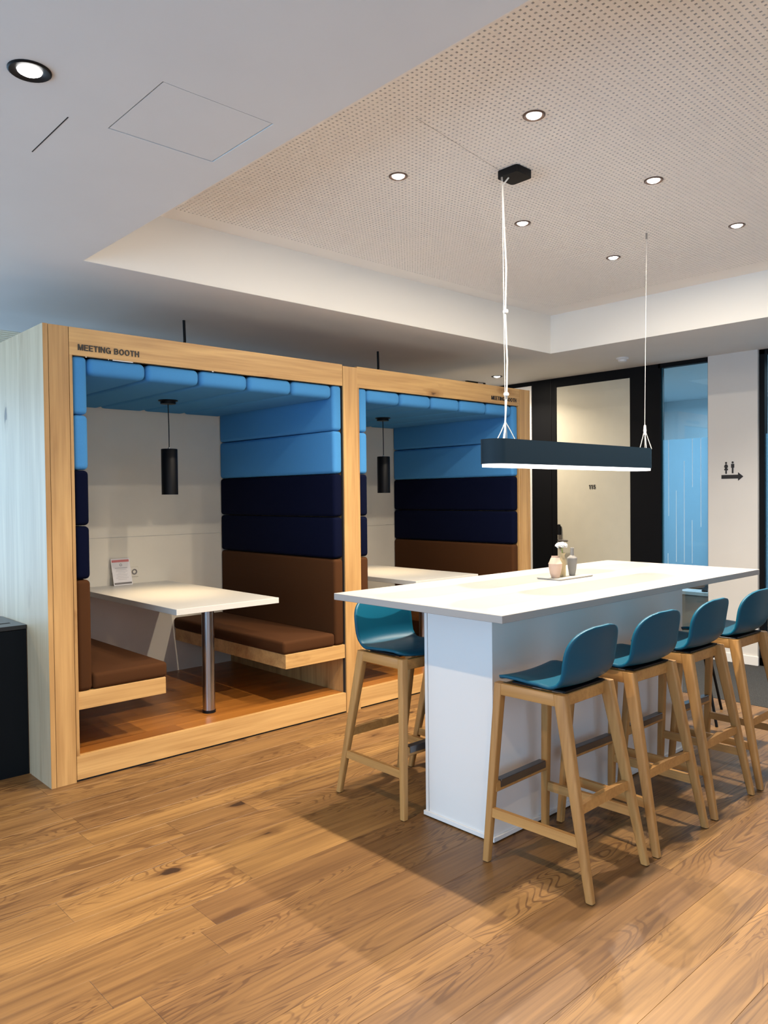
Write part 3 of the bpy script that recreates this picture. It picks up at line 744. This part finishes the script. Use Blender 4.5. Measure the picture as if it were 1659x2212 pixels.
for i in range(90):
    a = rf.random()*2*PI; r = .034*math.sqrt(rf.random()); z = .082+.020*(1-(r/.034)**2)*rf.random()-.014*rf.random()
    c = Vector((-.010+r*math.cos(a), r*math.sin(a), z)); s = .005+.004*rf.random()
    n = (c-Vector((-.010, 0, .062))).normalized(); u = n.orthogonal().normalized(); v = n.cross(u)
    ring = [bm.verts.new(c+(u*math.cos(q)+v*math.sin(q))*s*(1+.25*rf.random())+n*.002*math.sin(3*q+i)) for q in [2*PI*j/7 for j in range(7)]]
    cc = bm.verts.new(c-n*.004)
    for j in range(7): bm.faces.new((cc, ring[j], ring[(j+1) % 7]))
obj('petals', bm, 'petal', fl)
bm = bmesh.new(); lathe(bm, [(0, .064), (.008, .067), (.022, .072), (.030, .080), (.018, .090), (0, .094)], 18, (-.010, 0, 0)); obj('blossom_core', bm, 'petal', fl, True)

# ------------------------------------------------------------------ bar stools
def lerp(a, b, t): return a+(b-a)*t
def shell_mesh():
    prof = [(-.205, .758), (-.200, .768), (-.185, .7755), (-.16, .779), (-.10, .778), (-.04, .774), (.02, .772), (.07, .774), (.100, .781), (.122, .794), (.139, .815), (.149, .842), (.154, .875), (.160, .915), (.168, .955), (.176, .990), (.181, 1.016)]
    ln = [0]
    for a, b in zip(prof, prof[1:]): ln.append(ln[-1]+math.dist(a, b))
    Lt = ln[-1]
    def at(s):
        for i in range(len(prof)-1):
            if s <= ln[i+1] or i == len(prof)-2:
                t = (s-ln[i])/(ln[i+1]-ln[i]); return lerp(prof[i][0], prof[i+1][0], t), lerp(prof[i][1], prof[i+1][1], t)
    nv, nu = 46, 22
    bm = bmesh.new(); grid = []
    for j in range(nv+1):
        q = j/nv; q = q-0.10*math.sin(2*PI*q)/(2)  # denser at both ends
        s = Lt*q; y, z = at(s)
        # half width along the profile
        W = .196
        if s < .055: W *= max(0.02, 1-(1-s/.055)**3.6)**(1/3.6)
        rem = Lt-s
        if rem < .135: W *= max(0.03, (1-(1-rem/.135)**2.9))**(1/2.9)
        waist = math.exp(-((s-.335)/.05)**2)*.006
        row = []
        for i in range(nu+1):
            u = 2*i/nu-1
            seat = max(0, min(1, (.32-s)/.1)); back = 1-seat
            x = (W-waist)*u
            yy = y-back*.030*(abs(x)/.196)**2.0; zz = z+seat*.012*(abs(x)/.196)**2
            row.append(bm.verts.new((x, yy, zz)))
        grid.append(row)
    for a, b in zip(grid, grid[1:]):
        for i in range(nu): bm.faces.new((a[i], a[i+1], b[i+1], b[i]))
    bmesh.ops.recalc_face_normals(bm, faces=bm.faces)
    me = bpy.data.meshes.new('shell'); bm.to_mesh(me); bm.free(); return me

def make_stool(label, loc, rz):
    t = thing('bar_stool', label, 'bar stool', loc, rz, 'teal bar stools around the bar table')
    sh = obj('shell', shell_mesh(), 'teal', t, True)
    for p in sh.data.polygons: p.use_smooth = True
    md = sh.modifiers.new('thickness', 'SOLIDIFY'); md.thickness = .012; md.offset = 0
    bx('mounting_plate', 'blackmetal', t, -.15, .15, -.15, .105, .7575, .765)
    for sx in (-1, 1):
        bm = bmesh.new(); beam(bm, (sx*.215, -.240, .004), (sx*.172, -.196, .757), (.030, .030), (.040, .038), .006, 3); obj('leg', bm, 'beech', t, True)
        bm = bmesh.new(); beam(bm, (sx*.215, .250, .004), (sx*.172, .098, .757), (.030, .032), (.040, .056), .009, 3); obj('leg', bm, 'beech', t, True)
        for y in (-.240, .250):
            bm = bmesh.new(); lathe(bm, [(0, 0), (.011, 0), (.012, .004), (0, .004)], 10, (sx*.215, y, 0)); obj('foot_pad', bm, 'blackmetal', t)
        bm = bmesh.new(); box(bm, sx*.172-.018, sx*.172+.018, -.185, .085, .708, .757, .004, 2); obj('side_rail', bm, 'beechh', t, True)
        # lower side stretcher
        bm = bmesh.new(); y0, y1, z = -.232, .206, .212
        r = [(y0, .193), (y1, .193), (y1-.004, .232), (y0+.002, .232)]
        prism(bm, r, sx*.204-.010, sx*.204+.010, lambda u, v, q: (q, u, v)); obj('stretcher', bm, 'beechh', t)
    bx('rear_rail', 'beechh', t, -.155, .155, .075, .098, .70, .75, .003)
    bx('front_rail', 'beechh', t, -.155, .155, -.20, -.178, .70, .75, .003)
    fr = bx('footrest', 'beechh', t, -.196, .196, -.232, -.204, .293, .337, .004)
    bm = bmesh.new(); box(bm, -.165, .165, -.017, .018, .016, .026, .002); box(bm, -.165, .165, -.0175, -.015, -.006, .02); box(bm, -.165, .165, .0145, .018, -.006, .02); obj('metal_strip', bm, 'darksteel', fr)
    # back stretcher, slightly arched
    bm = bmesh.new(); pts = [(-.197, .308), (.197, .308), (.197, .344), (.10, .350), (0, .352), (-.10, .350), (-.197, .344)]
    prism(bm, pts, .170, .192, lambda u, v, q: (u, q, v)); obj('back_stretcher', bm, 'beechh', t)
    return t
NEAR = ['nearest teal bar stool in front of the bar table', 'second teal bar stool along the front of the bar table', 'third teal bar stool along the front of the bar table', 'rightmost teal bar stool in front, cut by the right frame edge']
FAR = ['teal bar stool behind the left end of the bar table', 'second teal stool behind the bar table, mostly hidden by its base', 'third teal stool on the far side, hidden behind the base', 'last teal stool on the far side of the bar table']
XS = [2.722, 3.262, 3.800, 4.335]
s0 = make_stool(NEAR[0], (XS[0], 1.848, 0), PI+math.radians(1.5))
for i in range(1, 4): 
    dup(s0, (XS[i], 1.848+(0, .0, .004, -.004)[i], 0), PI+math.radians((0, -1.5, .5, -1)[i]), NEAR[i])
for i, x in enumerate((2.752, 3.30, 3.84, 4.36)):
    dup(s0, (x, 2.852+(0, .02, .01, .01)[i], 0), math.radians((-1, 2, -1, 1)[i]), FAR[i])
# my stool front faces local -y: near stools turned towards +Y (the table), far stools towards -Y

# black legged chair beyond the table
ch = thing('side_chair', 'dark chair with thin black legs beyond the bar table, mostly hidden', 'chair', (5.16, 2.52, 0), math.radians(20))
bm = bmesh.new(); prism(bm, rrect(.42, .42, .08), .44, .455); obj('seat', bm, 'blackmetal', ch, True)
for sx in (-1, 1):
    for sy in (-1, 1):
        bm = bmesh.new(); tube(bm, [(sx*.23, sy*.23, 0), (sx*.15, sy*.15, .44)], .009); obj('leg', bm, 'blackmetal', ch, True)
bm = bmesh.new(); prism(bm, rrect(.40, .34, .08), 0, .012, lambda u, v, q: (u, .20+q+v*.12, .68+v)); obj('backrest', bm, 'blackmetal', ch, True)
